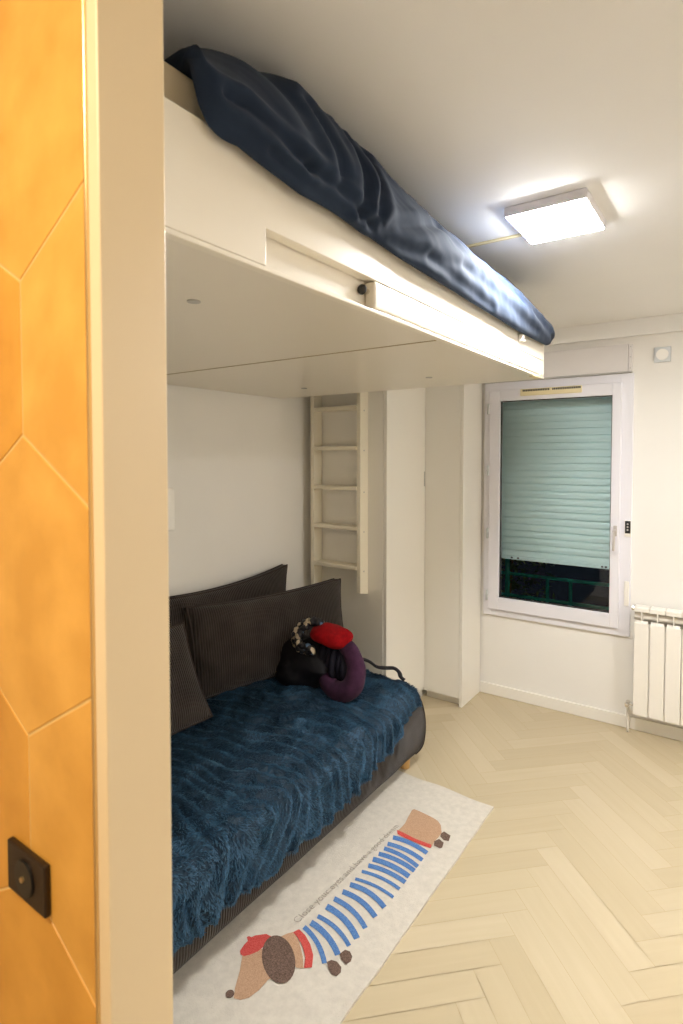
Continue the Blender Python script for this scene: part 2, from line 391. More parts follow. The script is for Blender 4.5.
sb = obj('bottom_bar', box(-1.318, -.491, YW+.108, YW+.134, .845, .868, .003), 'shutter', t)
for x in (-1.19, -1.15, -.66, -.64): obj('drain_slot', box(x, x+.012, YW+.1065, YW+.110, .853, .862), 'black', sb)
YB = 4.1
t = thing('balcony_railing', (-1.0, YB, .0), 'green painted metal railing seen in the dark below the shutter', 'railing')
for z in (.645, .487): obj('rail', tube([(-2.4,YB,z), (.6,YB,z)], .012, 8), 'rail', t)
for x in (-1.39, -1.104, -.95, -.4): obj('post', tube([(x,YB,-.3), (x,YB,.645 if x > -1.3 else 1.0)], .012 if x > -1.3 else .017, 8), 'rail', t)
obj('base_rail', box(-2.4, .6, YB-.02, YB+.02, -.32, -.28, .004), 'rail', t)
t = thing('outdoor_shrub', (-1.55, 4.6, -.3), 'dark leafy shrub beyond the green railing outside the window', 'shrub')
bm = bmesh.new()
for k in range(420):
    th = random.random()*6.28; rr = random.random()**.5*.38
    c = Vector((-1.55+rr*math.cos(th), 4.55+.55*rr*math.sin(th), .25+random.random()*.65))
    d = Vector((random.uniform(-1,1), random.uniform(-1,1), random.uniform(-.6,.6))).normalized(); s = d.cross(Vector((0,0,1))).normalized()
    l = random.uniform(.03,.055)
    vs = [bm.verts.new(c+x) for x in (-d*l, s*l*.4+Vector((0,0,.006)), d*l, -s*l*.4+Vector((0,0,.006)))]; bm.faces.new(vs)
obj('leaves', bm, 'leaf', t)
obj('stems', tube([(-1.55,4.6,-.3), (-1.56,4.6,.1), (-1.5,4.58,.8)], [.02,.015,.006], 8), 'oakfoot', t)
struct('trim_4', box(-3, 1.5, YW+.22, 6.5, -.36, -.32), 'night')     # dark ground outside

# ------------------------------------------------------------------ wardrobes
t = thing('wardrobe', (-1.85, 3.05, 0), 'tall deep white wardrobe filling the corner behind the sofa, carrying the ladder on its side', 'wardrobe')
obj('carcass', box(-2.098, -1.612, 2.70, 3.455, .0, ZC-.004, .0015), 'cabinet', t)
d = obj('door', box(-1.610, -1.5905, 2.703, 3.1815, .055, ZC-.012, .0015), 'cabinet', t)
obj('latch', box(-1.5905, -1.588, 3.150, 3.160, 1.315, 1.405, .001), 'grey', d)
obj('gap_shade', box(-2.112, -2.099, 2.76, 3.0, 0, ZC-.004), 'dark_frame', t)  # dark strip painted in for the shade between wardrobe and wall
t = thing('cupboard', (-1.47, 3.3, 0), 'tall shallow white cupboard between the deep wardrobe and the window', 'cupboard')
obj('carcass', box(-1.5895, -1.361, 3.200, 3.450, .0, ZC-.004, .001), 'cabinet', t)
obj('side_panel', box(-1.360, -1.341, 3.164, 3.450, .0, ZC-.004, .001), 'cabinet', t)
obj('door', box(-1.5895, -1.3615, 3.164, 3.182, .050, ZC-.012, .001), 'cabinet', t)

# ladder hanging on the wardrobe side
t = thing('bed_ladder', (-1.87, 2.69, .74), 'cream wooden ladder hanging on the side of the deep wardrobe', 'ladder')
for x in (-2.055, -1.733):
    bm = prism([(2.620, .742), (2.699, .725), (2.699, 2.03), (2.620, 2.03)], 0, x, x+.025, .002)
    r_ = obj('rail', bm, 'ladder', t)
    if x > -1.9:
        for z in (.86, 1.08, 1.30, 1.53, 1.75): obj('bolt', disc((-1.7075, 2.655, z), (1,0,0), .0045, .002, 12), 'grey', r_)
for z in (.868, 1.088, 1.310, 1.532, 1.756, 1.978):
    obj('rung', box(-2.030, -1.733, 2.615, 2.697, z, z+.022, .003), 'ladder', t)

# ------------------------------------------------------------------ radiator
t = thing('radiator', (-.17, YW-.07, .1), 'white aluminium column radiator on the wall to the right of the window', 'radiator')
RX, RP = -.456, .0735
for k in range(9):
    x0 = RX+k*RP+.001; x1 = RX+(k+1)*RP-.001; xm = (x0+x1)/2
    bm = box(x0, x1, 3.358, 3.372, .118, .618, .006)                                  # front plate
    box(x0+.001, x1-.001, 3.362, 3.430, .690, .700, .003, bm=bm)                      # top cap
    box(x0, x1, 3.358, 3.366, .675, .700, .003, bm=bm)
    box(xm-.003, xm+.003, 3.360, 3.43, .118, .69, .001, bm=bm)                        # centre fin
    box(x0+.004, x1-.004, 3.424, 3.432, .13, .69, .002, bm=bm)                        # back plate
    tube([(x0-.001,3.402,.648), (x1+.001,3.402,.648)], .019, 14, bm=bm); tube([(x0-.001,3.398,.150), (x1+.001,3.398,.150)], .021, 14, bm=bm)
    prism([(3.358,.618), (3.372,.605), (3.392,.618), (3.372,.628)], 0, x0+.006, x1-.006, .002, bm=bm)
    obj('section', bm, 'rad', t)
obj('bleed_valve', disc((-.463, 3.398, .65+.035), (1,0,0), .012, .016, 6, bev=.001), 'chrome', t)
bm = tube([(-.456,3.398,.160), (-.486,3.398,.160)], .010, 12); disc((-.483,3.39,.163), (0,-1,.0), .012, .045, 14, bm=bm, bev=.002); disc((-.483,3.36,.163), (0,-1,0), .009, .02, 8, bm=bm)
obj('valve', bm, 'chrome', t, False)
obj('pipe', tube([(-.483,3.40,.158), (-.483,3.405,.03), (-.483,3.405,0)], .007, 10), 'rad', t, True)
for x in (-.40, .08): obj('bracket', box(x, x+.02, 3.425, YW, .55, .575, .002), 'grey', t)

# ------------------------------------------------------------------ ceiling lamp and cable cover
t = thing('ceiling_light', (-.475, 1.815, ZC), 'square white light panel glowing on the ceiling beside the raised bed', 'ceiling light')
LX0, LX1, LY0, LY1 = -.592, -.361, 1.685, 1.948
obj('housing', box(LX0, LX1, LY0, LY1, ZC-.028, ZC, .003), 'pvc', t)
obj('diffuser', box(LX0+.005, LX1-.005, LY0+.005, LY1-.005, ZC-.0308, ZC-.0282, .001), 'diffuser', t)
o = obj('cable_cover', box(XW+.4, LX0+.01, 1.905, 1.917, ZC-.008, ZC, .002), 'vent'); origin(o, (-1.1, 1.911, ZC))
tag(o, 'thin beige cable cover running along the ceiling from the light panel', 'cable cover')

# ------------------------------------------------------------------ raised bed
BX0, BX1, BY0, BY1, BZ0, BZ1 = XW+.006, -.680, .405, 2.435, 1.820, 2.010
bed = thing('loft_bed', (-1.4, 1.42, BZ0), 'cream white bed platform raised high against the left wall over the sofa', 'bed')
YN0, YN1, ZN = .745, 1.100, 1.893
pr = [(BY0, BZ0+.008), (YN0, BZ0+.008), (YN0, ZN), (BY1-.02, ZN), (BY1-.02, BZ1), (BY0, BZ1)]
side = obj('side_rail', prism(pr, 0, BX1-.028, BX1, .002), 'bed', bed)
obj('recess_board', box(BX1-.048, BX1-.0285, YN0-.02, BY1-.022, BZ0+.008, BZ1-.03), 'bed', bed)
acc = obj('access_panel', box(BX1-.0275, BX1+.001, YN1, BY1-.0, BZ0+.010, ZN-.001, .006, 3), 'bed', bed)
kn = obj('knob', blob((BX1-.019, YN1-.022, 1.870), (.0115,.009,.0115), 3), 'black', acc, True)
obj('shank', disc((BX1-.019, YN1-.008, 1.870), (0,1,0), .006, .016, 14), 'chrome', kn)
obj('end_rail', box(BX0, BX1-.0005, BY1-.02, BY1, BZ0+.010, BZ1, .002), 'bed', bed)
obj('end_rail', box(BX0, BX1-.023, BY0, BY0+.02, BZ0+.010, BZ1, .002), 'bed', bed)
obj('wall_rail', box(BX0, BX0+.02, BY0+.021, BY1-.021, BZ0+.010, BZ1, .002), 'bed', bed)
YS = 1.455
obj('base_panel', box(BX0, BX1-.006, BY0, YS-.0015, BZ0, BZ0+.009, .002), 'bed_base', bed)
obj('base_panel', box(BX0, BX1-.006, YS+.0015, BY1-.002, BZ0, BZ0+.009, .002), 'bed_base', bed)
obj('seam_strip', box(BX0, BX1-.02, YS-.004, YS+.004, BZ0-.0012, BZ0+.0005), 'seam', bed)
for x, y in ((-.934, .802), (-1.70, 2.12), (-1.05, 2.12)):
    o = obj('grommet', disc((x, y, BZ0-.0012), (0,0,1), .014, .003, 20, bev=.0006), 'grey', bed)
obj('edge_strip', box(BX1-.018, BX1+.001, BY0, BY1, BZ0-.001, BZ0+.0075, .002), 'bed', bed)
bm = box(BX1+.001, BX1+.010, 2.352, 2.366, BZ0+.004, BZ0+.030, .002); box(BX1-.02, BX1+.006, 2.30, 2.37, BZ0-.006, BZ0-.001, .002, bm=bm)
obj('corner_latch', bm, 'vent', bed)
cl = obj('cable_clip', box(BX1+.001, BX1+.020, 2.095, 2.122, 1.918, 1.946, .004), 'white', bed)
obj('clip_hole', disc((BX1+.0205, 2.108, 1.932), (1,0,0), .006, .002, 14), 'black', cl)
o = obj('mattress', box(BX0+.028, BX1-.050, BY0+.03, BY1-.03, BZ0+.012, 2.112, .024, 4), 'sheet', smooth=True); origin(o, (-1.4, 1.42, BZ0+.012))
tag(o, 'cream mattress lying in the raised bed, mostly under the navy duvet', 'mattress')

def duvet():
    Y0, Y1 = .575, 2.52
    crest = [(.56,-.78,2.160),(.60,-.775,2.172),(.64,-.77,2.182),(.69,-.755,2.190),(.755,-.74,2.200),(.84,-.72,2.204),(1.02,-.725,2.200),(1.315,-.75,2.19),(1.58,-.76,2.183),(1.84,-.775,2.172),(2.12,-.77,2.16),(2.38,-.755,2.125),(2.47,-.73,2.085),(2.52,-.71,2.04)]
    low = [(.56,-.67,2.015),(.60,-.656,1.985),(.66,-.653,1.992),(.81,-.650,1.972),(.9,-.650,1.975),(1.0,-.650,1.972),(1.18,-.65,1.962),(1.52,-.65,1.955),(2.05,-.65,1.945),(2.38,-.65,1.950),(2.52,-.66,1.965)]
    # creases: (y, s) from .. to, half width, depth; s runs from the hem (0) to the crest (1)
    cr = [((.86,.80),(.915,.20),.022,.016),((.985,.90),(.99,.08),.020,.022),((1.09,.85),(1.03,.10),.022,.018),((.74,.95),(.84,.42),.04,.010),
          ((1.02,.05),(1.42,.62),.022,.018),((1.05,.02),(1.62,.34),.022,.016),((1.20,.85),(1.48,.55),.035,.012),
          ((1.38,.80),(2.02,.42),.028,.014),((1.55,.90),(2.20,.62),.03,.012),((1.50,.28),(2.20,.12),.022,.014),((1.72,.48),(2.35,.25),.024,.014),((1.85,.75),(2.42,.45),.028,.014),((2.1,.90),(2.46,.70),.03,.012),((1.30,.14),(1.75,.06),.018,.012),((2.15,.34),(2.46,.12),.02,.012),((2.30,.62),(2.48,.30),.02,.012),
          ((.62,.24),(.82,.20),.016,.022),((.82,.20),(1.02,.10),.016,.020),((.72,.10),(.95,.06),.012,.014)]
    def crease(y, q):
        h = 0
        for (a, b), (c, d), w_, dp in cr:
            ux, uy = c-a, (d-b)*.3; px, py = y-a, (q-b)*.3; L2 = ux*ux+uy*uy
            t = max(0, min(1, (px*ux+py*uy)/L2)); bow = .012*math.sin(t*math.pi)
            dd = math.hypot(px-ux*t-bow, py-uy*t)/w_
            k = 1 if .1 < t < .9 else .75
            h += (.62 if y < 1.2 else max(.30, .62-(y-1.2)*1.2))*dp*k*(-math.exp(-dd*dd*2.2)+.45*math.exp(-((dd-1.5)**2)*1.6))
        return h
    NU, NV = 230, 150; verts = []; Q = []
    for i in range(NU+1):
        y = Y0+(Y1-Y0)*i/NU
        xc, zc = lerp_tab(crest, y); xf, zb = lerp_tab(low, y)
        zc += .004*math.sin(y*7+.5)
        inn = min(-.677, xf-.02)
        P = [(-1.15,2.112), (-1.08,2.114), (inn-.065,2.115), (inn-.012,max(2.08,zb+.05)), (inn+.002,zb+.012), (xf-.010,zb-.003), (xf+.004,zb+.016), (xf+.012,zb*.6+zc*.4), (xc*.42+xf*.58,zc*.8+zb*.2), (xc,zc), (xc-.12,zc+.004), (-1.0,zc-.006), (-1.25,zc-.02), (-1.6,zc-.05), (-1.95,2.135), (-2.06,2.12)]
        path = smooth_path([Vector((a,0,b)) for a, b in P], 12)
        d = np.cumsum([0]+[(path[k+1]-path[k]).length for k in range(len(path)-1)]); d0, d1 = d[5*12], d[9*12]
        sv = np.concatenate([np.linspace(0, d0, 14)[:-1], np.linspace(d0, d1, 90)[:-1], d1+(d[-1]-d1)*np.linspace(0, 1, NV+1-102)**1.3])
        xs = np.interp(sv, d, [p.x for p in path]); zs = np.interp(sv, d, [p.z for p in path])
        for j in range(NV+1): verts.append((xs[j], y, zs[j])); Q.append((sv[j]-d0)/(d1-d0))
    V = np.array(verts).reshape(NU+1, NV+1, 3); Q = np.array(Q).reshape(NU+1, NV+1)
    du = np.gradient(V, axis=0); dv = np.gradient(V, axis=1); n = np.cross(dv, du); n /= np.linalg.norm(n, axis=2, keepdims=True)+1e-9
    if n[NU//2, 60, 0] < 0: n = -n
    H = np.zeros((NU+1, NV+1))
    for i in range(NU+1):
        for j in range(NV+1):
            x, y, z = V[i, j]; q = Q[i, j]
            if q < -.02: continue
            f = max(0, 1-max(0, q-1)/1.2)
            if f <= 0: continue
            a = noise.noise(Vector((y*5+q*1.5, q*1.2, 3.1))); b = noise.noise(Vector((y*13+q*4, q*2.5, 8.7)))
            fine = noise.noise(Vector((y*30+q*9, q*6-y*8, 2.2)))
            H[i, j] = (crease(y, q)+.010*a*(1 if y < 1.2 else .6)+.003*b+.0010*fine)*f*min(1, (q+.02)/.08)
    V = V+n*H[..., None]
    z = V[..., 2]; V[..., 2] = np.where(z > 2.20, 2.20+.022*np.tanh((z-2.20)/.03), z)
    for i in range(NU+1):
        y = V[i, 0, 1]
        m_ = (V[i, :, 2] < BZ1+.004) & (y < 2.44); V[i, :, 0] = np.where(m_, np.maximum(V[i, :, 0], -.678), V[i, :, 0])
        k = max(0, 1-(y-Y0)/.8)**1.5
        V[i, :, 1] += np.minimum(.052, np.maximum(0, -.66-V[i, :, 0])*.46)*k
        t = max(0, 1-i/8)
        if t: V[i, :, 2] = 2.13+(V[i, :, 2]-2.13)*(.62+.38*math.sqrt(1-t*t))
    for i in range(NU-18, NU+1):      # far end closes in
        t = (i-(NU-18))/18; k = math.sqrt(max(0, 1-t*t*.97))
        V[i, :, 2] = 2.02+(V[i, :, 2]-2.02)*(.25+.75*k); V[i, :, 0] = -1.2+(V[i, :, 0]+1.2)*(.95+.05*k)
    bm = bmesh.new(); vs = [bm.verts.new(p) for p in V.reshape(-1, 3)]; W = NV+1
    for i in range(NU):
        for j in range(NV): bm.faces.new((vs[i*W+j], vs[i*W+j+1], vs[(i+1)*W+j+1], vs[(i+1)*W+j]))
    for i in range(NU): bm.faces.new((vs[i*W], vs[(i+1)*W], vs[(i+1)*W+NV], vs[i*W+NV]))
    bm.faces.new([vs[j] for j in range(W)][::-1]); bm.faces.new([vs[NU*W+j] for j in range(W)])
    bmesh.ops.recalc_face_normals(bm, faces=bm.faces[:]); return bm
o = obj('duvet', duvet(), 'duvet', smooth=True); origin(o, (-1.3, 1.45, 2.06))
tag(o, 'crumpled navy satin duvet heaped on the raised bed up to the ceiling', 'duvet')

# ------------------------------------------------------------------ sofa
def set_rib_uv(me, fn):
    u = me.uv_layers.new(name='rib')
    for l in me.loops: u.data[l.index].uv = fn(me.vertices[l.vertex_index].co)
SX_B, SX_F, SY0, SY1 = XW+.012, -1.262, .52, 2.452
def seat_h(x, y):    # top of the seat
    a = (x-SX_B)/(SX_F-SX_B); b = (y-SY0)/(SY1-SY0)
    e = (1-abs(2*a-1)**6)*(1-abs(2*b-1)**10)
    return .335+.045*e+.030*(1-a)
def sofa_mesh():
    b = bmesh.new(); bmesh.ops.create_cube(b, size=2)
    bmesh.ops.subdivide_edges(b, edges=b.edges[:], cuts=40, use_grid_fill=True)
    for v in b.verts:
        x, y, z = v.co
        a = (x+1)/2; c = (y+1)/2
        X = SX_B+a*(SX_F-SX_B); Y = SY0+c*(SY1-SY0); h = seat_h(X, Y); Z = .045+(z+1)/2*(h-.045)
        bul = .030*(1-z*z)**.8 if abs(z) < 1 else 0
        if x > 0: X += bul*x*.9
        Y += bul*y*.55
        # round the bottom edge inward
        if z < -.55:
            q = ((-.55-z)/.45)**2*.022; X -= q*max(0, x); Y -= q*y
        X += .003*noise.noise(Vector((X*6, Y*6, Z*8))); 
        v.co = (X, Y, Z)
    bmesh.ops.recalc_face_normals(b, faces=b.faces[:]); return b
sofa = thing('sofa', (-1.69, 1.48, 0), 'low armless grey brown corduroy sofa against the left wall beneath the raised bed', 'sofa')
so = obj('seat', sofa_mesh(), 'cord', sofa, True); set_rib_uv(so.data, lambda c: (c.y+.35*c.x, c.z))
pth = []
for k in range(17):
    z_ = -.93+1.86*k/16; q_ = .030*(1-z_*z_)**.8; c_ = ((-.55-z_)/.45)**2*.022 if z_ < -.55 else 0
    pth.append((SX_F+.9*q_-c_+.001, SY1+.55*q_-c_+.001, .045+(z_+1)/2*(.335-.045)))
obj('piping', tube(pth, .0045, 8), 'piping', so, True)
for x, y in ((SX_F-.045, SY1-.055), (SX_B+.06, SY1-.055), (SX_F-.045, SY0+.06), (SX_B+.06, SY0+.06)):
    obj('leg', disc((x, y, .0275), (0,0,1), .024, .055, 16, bev=.002, r2=.028), 'oakfoot', sofa)

def cushion(name, base, rot, w, h, t, label, ear=.03, sag=0.0, seed=0):
    root = thing(name, base, label, 'cushion', 'corduroy sofa cushions'); root.rotation_euler = rot
    n = 44; bm = bmesh.new()
    def P(u, v, side):
        cx = 1-ear*(1-abs(v)**2.2)*abs(u)**3; cz = 1-ear*(1-abs(u)**2.2)*abs(v)**3
        e = (1-abs(u)**3.2)*(1-abs(v)**3.2)
        th = t*.30+t*.70*e**.55
        x = w/2*u*cx; z = h/2+h/2*v*cz
        z -= sag*(1-u*u)*(v+1)/2
        y = side*th/2+.006*noise.noise(Vector((x*7+seed*9, z*7, side)))*e
        return (x, y, z)
    G = {}
    for s in (-1, 1):
        for i in range(n+1):
            for j in range(n+1): G[s,i,j] = bm.verts.new(P(2*i/n-1, 2*j/n-1, s))
        for i in range(n):
            for j in range(n): bm.faces.new((G[s,i,j], G[s,i+1,j], G[s,i+1,j+1], G[s,i,j+1]))
    bd = [(i,0) for i in range(n)]+[(n,j) for j in range(n)]+[(i,n) for i in range(n,0,-1)]+[(0,j) for j in range(n,0,-1)]
    for k in range(len(bd)):
        a, b = bd[k], bd[(k+1)%len(bd)]
        bm.faces.new((G[(-1,)+a], G[(-1,)+b], G[(1,)+b], G[(1,)+a]))
    bmesh.ops.recalc_face_normals(bm, faces=bm.faces[:])
    loops = [[G[(s,)+p].co.copy()*1.0 for p in bd] for s in (-1, 1)]
    c = obj('cover', bm, 'cord', root, True, local=True); set_rib_uv(c.data, lambda c: (c.x, c.z))
    for lp in loops: obj('piping', tube(lp, .0045, 6, closed=True), 'piping', root, True, local=True)
    return root
R = math.radians
# local +x runs towards the window wall, local -y faces the room before the turn
cushion('back_cushion', (-2.040, 1.905, .425), (R(-2.5), 0, R(90)), .98, .475, .12, 'dark corduroy cushion standing flat against the wall behind the other two', .06, .025, 1)
cushion('seat_cushion', (-1.832, 2.062, .435), (R(-9), 0, R(76)), .89, .405, .185, 'wide corduroy back cushion leaning forward behind the black bag', .045, .012, 2)
cushion('side_cushion', (-1.755, 1.135, .440), (R(-26), 0, R(90)), .86, .39, .16, 'corduroy cushion at the near end of the sofa, beside the door frame', .04, .01, 3)

# ------------------------------------------------------------------ fur throw
def throw():
    y0, y1 = .54, 2.452
    def zl(y): return .03+lerp_tab([(0,.165),(1.0,.166),(1.3,.160),(1.7,.165),(1.9,.198),(2.07,.225),(2.25,.275),(2.475,.325)], y)[0]+.008*math.sin(y*23)+.010*noise.noise(Vector((y*6, .3, 0)))
    def surf(y, s):      # s 0..1 from the back of the seat over the front edge
        yb = min(y, SY1-.03)
        xe = SX_F-.03-.05*max(0, (y-2.15)/.3)**1.3
        back = -1.955
        La = xe-back; Lr = .07; Ld = max(.012, seat_h(xe, yb)-.03-zl(y)); Lt = La+Lr+Ld; d = s*Lt
        if d < La:
            x = back+d; z = seat_h(x, yb)+.016
        elif d < La+Lr:
            a = (d-La)/Lr*math.pi/2; x = xe+.055*math.sin(a)+.006*math.sin(a); z = seat_h(xe, yb)+.016-.046*(1-math.cos(a))
        else:
            q = (d-La-Lr); x = xe+.061+.012*math.sin(min(1, q/.12)*math.pi*.6); z = seat_h(xe, yb)+.016-.046-q
        if y > SY1-.03: z -= (y-SY1+.03)*.5
        p = Vector((x, y, z))
        r = noise.noise(Vector((x*3.5, y*3.5, z*3)))*6+noise.noise(Vector((x*11, y*11, z*8)))*1.6
        wv = math.sin((y*.9-x*.35-z*.3)*52+r)
        hgt = .012+.026*(1-abs(wv)**1.5)*(.75+.5*noise.noise(Vector((x*6, y*6, 4))))+.005*noise.noise(Vector((x*20, y*20, z*20)))
        return p, hgt
    NU, NV = 240, 120
    A = np.zeros((NU+1, NV+1, 3)); Hh = np.zeros((NU+1, NV+1))
    for i in range(NU+1):
        y = y0+(y1-y0)*i/NU
        for j in range(NV+1):
            p, h = surf(y, j/NV); A[i, j] = p; Hh[i, j] = h
    du = np.gradient(A, axis=0); dv = np.gradient(A, axis=1); n = np.cross(dv, du); n /= np.linalg.norm(n, axis=2, keepdims=True)+1e-9
    if n[NU//2, 10, 2] < 0: n = -n
    A = A+n*Hh[..., None]
    W = NV+1
    verts = A.reshape(-1, 3).tolist(); N0 = len(verts)
    low = (A-n*(Hh[..., None]+.006)).reshape(-1, 3).tolist(); verts += low
    faces = [(i*W+j, i*W+j+1, (i+1)*W+j+1, (i+1)*W+j) for i in range(NU) for j in range(NV)]
    faces += [(N0+i*W+j, N0+(i+1)*W+j, N0+(i+1)*W+j+1, N0+i*W+j+1) for i in range(NU) for j in range(NV)]
    for i in range(NU):
        faces += [(i*W, (i+1)*W, N0+(i+1)*W, N0+i*W), (i*W+NV, N0+i*W+NV, N0+(i+1)*W+NV, (i+1)*W+NV)]
    for j in range(NV):
        faces += [(j, N0+j, N0+j+1, j+1), (NU*W+j, NU*W+j+1, N0+NU*W+j+1, N0+NU*W+j)]
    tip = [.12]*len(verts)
    nb = 95000
    gu = rng.random(nb)*NU; gv = rng.random(nb)*NV
    edge = rng.random(nb) < .05; gu[edge & (rng.random(nb) < .4)] = NU-.001; gv[edge & (gu < NU-.01)] = NV-.001
    iu = np.minimum(gu.astype(int), NU-1); iv = np.minimum(gv.astype(int), NV-1); fu = (gu-iu)[:, None]; fv = (gv-iv)[:, None]
    def bil(G): return G[iu, iv]*(1-fu)*(1-fv)+G[iu+1, iv]*fu*(1-fv)+G[iu, iv+1]*(1-fu)*fv+G[iu+1, iv+1]*fu*fv
    p = bil(A); nn = bil(n); tu = bil(du); tv = bil(dv)
    tu /= np.linalg.norm(tu, axis=1, keepdims=True); tv /= np.linalg.norm(tv, axis=1, keepdims=True)
    ang = np.array([noise.noise(Vector((q[0]*7, q[1]*7, q[2]*7)))*2.6+noise.noise(Vector((q[0]*26, q[1]*26, q[2]*26)))*1.6 for q in p])+.5+rng.normal(0, .35, nb)
    dirt = tv*np.cos(ang)[:, None]+tu*np.sin(ang)[:, None]
    ln = rng.uniform(.008, .015, nb)[:, None]
    side = np.cross(nn, dirt); side /= np.linalg.norm(side, axis=1, keepdims=True)
    wd = rng.uniform(.0011, .0022, nb)[:, None]
    mid = p+nn*ln*.42+dirt*ln*.40; end = p+nn*ln*.50+dirt*ln*1.0
    bl = np.stack([p-side*wd, p+side*wd, mid+side*wd*.8, mid-side*wd*.8, end], 1).reshape(-1, 3)
    base = len(verts); verts += bl.tolist()
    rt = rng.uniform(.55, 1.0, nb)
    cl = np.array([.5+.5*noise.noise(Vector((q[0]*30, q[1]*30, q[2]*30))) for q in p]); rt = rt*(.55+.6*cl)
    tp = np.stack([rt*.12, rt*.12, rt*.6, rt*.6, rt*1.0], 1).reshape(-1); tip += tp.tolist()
    for k in range(nb):
        q = base+5*k; faces.append((q, q+1, q+2, q+3)); faces.append((q+3, q+2, q+4))
    me = bpy.data.meshes.new('fur_throw'); me.from_pydata(verts, [], faces)
    a = me.attributes.new('tip', 'FLOAT', 'POINT'); a.data.foreach_set('value', tip)
    return me
o = obj('fur_throw', throw(), 'fur', smooth=True); origin(o, (-1.6, 1.5, .42))
tag(o, 'deep blue shaggy faux fur throw spread over the sofa seat and hanging down its front', 'throw')

# ------------------------------------------------------------------ bag, hat and scarf on the sofa
def bagfn(q):
    k = 1-.35*max(0, q.z/.13); return Vector((q.x*k, q.y*k, q.z))
bag = thing('handbag', (-1.655, 2.07, .43), 'slouchy black handbag with a gold clasp on the blue throw against the cushion', 'handbag')
def bagfn2(q):
    k = 1-.30*max(0, q.z/.12); return Vector((q.x*k+.22*max(0, q.z+.02), q.y*k, q.z+.010*math.sin(q.x*26)*(q.z > 0)))
b1 = obj('body', blob((-1.700, 2.045, .530), (.178,.115,.118), 5, .030, 8, 2, 2.5, bagfn2), 'bagblack', bag, True)
bm = disc((-1.790, 1.955, .500), (.15,-.95,.2), .011, .012, 16, bev=.002); tube(smooth_path([(-1.793,1.948,.505), (-1.785,1.942,.486), (-1.777,1.942,.470)], 4), .004, 8, bm=bm)
obj('clasp', bm, 'gold', bag, True)
obj('strap', tube(smooth_path([(-1.50,2.13,.57), (-1.44,2.20,.535), (-1.42,2.25,.495), (-1.40,2.30,.478), (-1.37,2.33,.474), (-1.345,2.335,.458), (-1.325,2.315,.446), (-1.305,2.315,.436)], 6), .014, 10, flat=.5), 'bagblack', bag, True)
# plum jacket rolled into a loop on the right of the bag
t = thing('rolled_jacket', (-1.46, 2.02, .43), 'plum fabric roll looped around a dark folded lining, right of the black bag', 'jacket')
loop = smooth_path([(-1.475,2.04,.655), (-1.425,2.03,.630), (-1.388,2.02,.578), (-1.380,2.00,.520), (-1.405,1.985,.475), (-1.455,1.985,.458), (-1.505,1.995,.470), (-1.540,2.01,.500), (-1.562,2.02,.550), (-1.565,2.04,.605)], 8)
n_ = len(loop); rad = [.030+.016*math.sin(math.pi*(k/(n_-1))**.8) for k in range(n_)]; rad[0] *= .7; rad[-1] *= .6
bm = tube(loop, rad, 20)
for v in bm.verts: v.co += Vector((0,0,1))*.004*noise.noise(v.co*18)+Vector((1,0,0))*.005*noise.noise(v.co*13)
obj('roll', bm, 'plum', t, True)
bm = bmesh.new()
for k, (x, z, w_, h_) in enumerate(((-1.440,.560,.030,.085), (-1.470,.555,.026,.092), (-1.500,.560,.026,.088), (-1.530,.57,.026,.075), (-1.565,.555,.035,.085))):
    merge(bm, blob((x, 2.035+.008*(k % 2), z), (w_,.055,h_), 4, .010, 12, k))
obj('lining', bm, 'inkblue', t, True)
def beret(q):
    if q.z < 0: q = Vector((q.x, q.y, q.z*.8))
    return q+Vector((0, 0, .010*noise.noise(Vector((q.x*16, q.y*16, 2)))-.16*max(0, q.x+.02)))
o = obj('knit_hat', blob((-1.530, 2.035, .688), (.100,.085,.043), 5, .012, 14, 5, 2.2, beret), 'hat', smooth=True); origin(o, (-1.525, 2.045, .65))
tag(o, 'crumpled red wool hat lying on top of the bag and jacket pile', 'hat')
t = thing('silk_scarf', (-1.66, 2.01, .62), 'black and cream patterned silk scarf bunched beside the red hat', 'scarf')
bm = bmesh.new()
for ctl, r0, ph in (([(-1.575,1.965,.625), (-1.62,1.955,.618), (-1.665,1.96,.630), (-1.695,1.975,.660), (-1.69,2.0,.697), (-1.655,2.01,.724), (-1.61,2.02,.734), (-1.575,2.03,.722)], .021, 0),
                    ([(-1.585,1.95,.638), (-1.63,1.945,.640), (-1.665,1.955,.660), (-1.665,1.98,.695), (-1.63,1.99,.718)], .017, 2), ([(-1.70,1.985,.64), (-1.715,2.0,.615), (-1.70,2.0,.59)], .018, 1)):
    p_ = smooth_path(ctl, 7); tube(p_, [r0*(.8+.3*math.sin(k*.9+ph)**2)*(1 if 0 < k < len(p_)-1 else .5) for k in range(len(p_))], 14, bm=bm)
for v in bm.verts: v.co += v.normal*.004*noise.noise(v.co*30)
obj('bunch', bm, 'scarf', t, True)

for o in list(COL.objects):
    if o.parent is None and o.name in ('handbag', 'rolled_jacket', 'knit_hat', 'silk_scarf'): o.location += Vector((.005, .065, -.004))

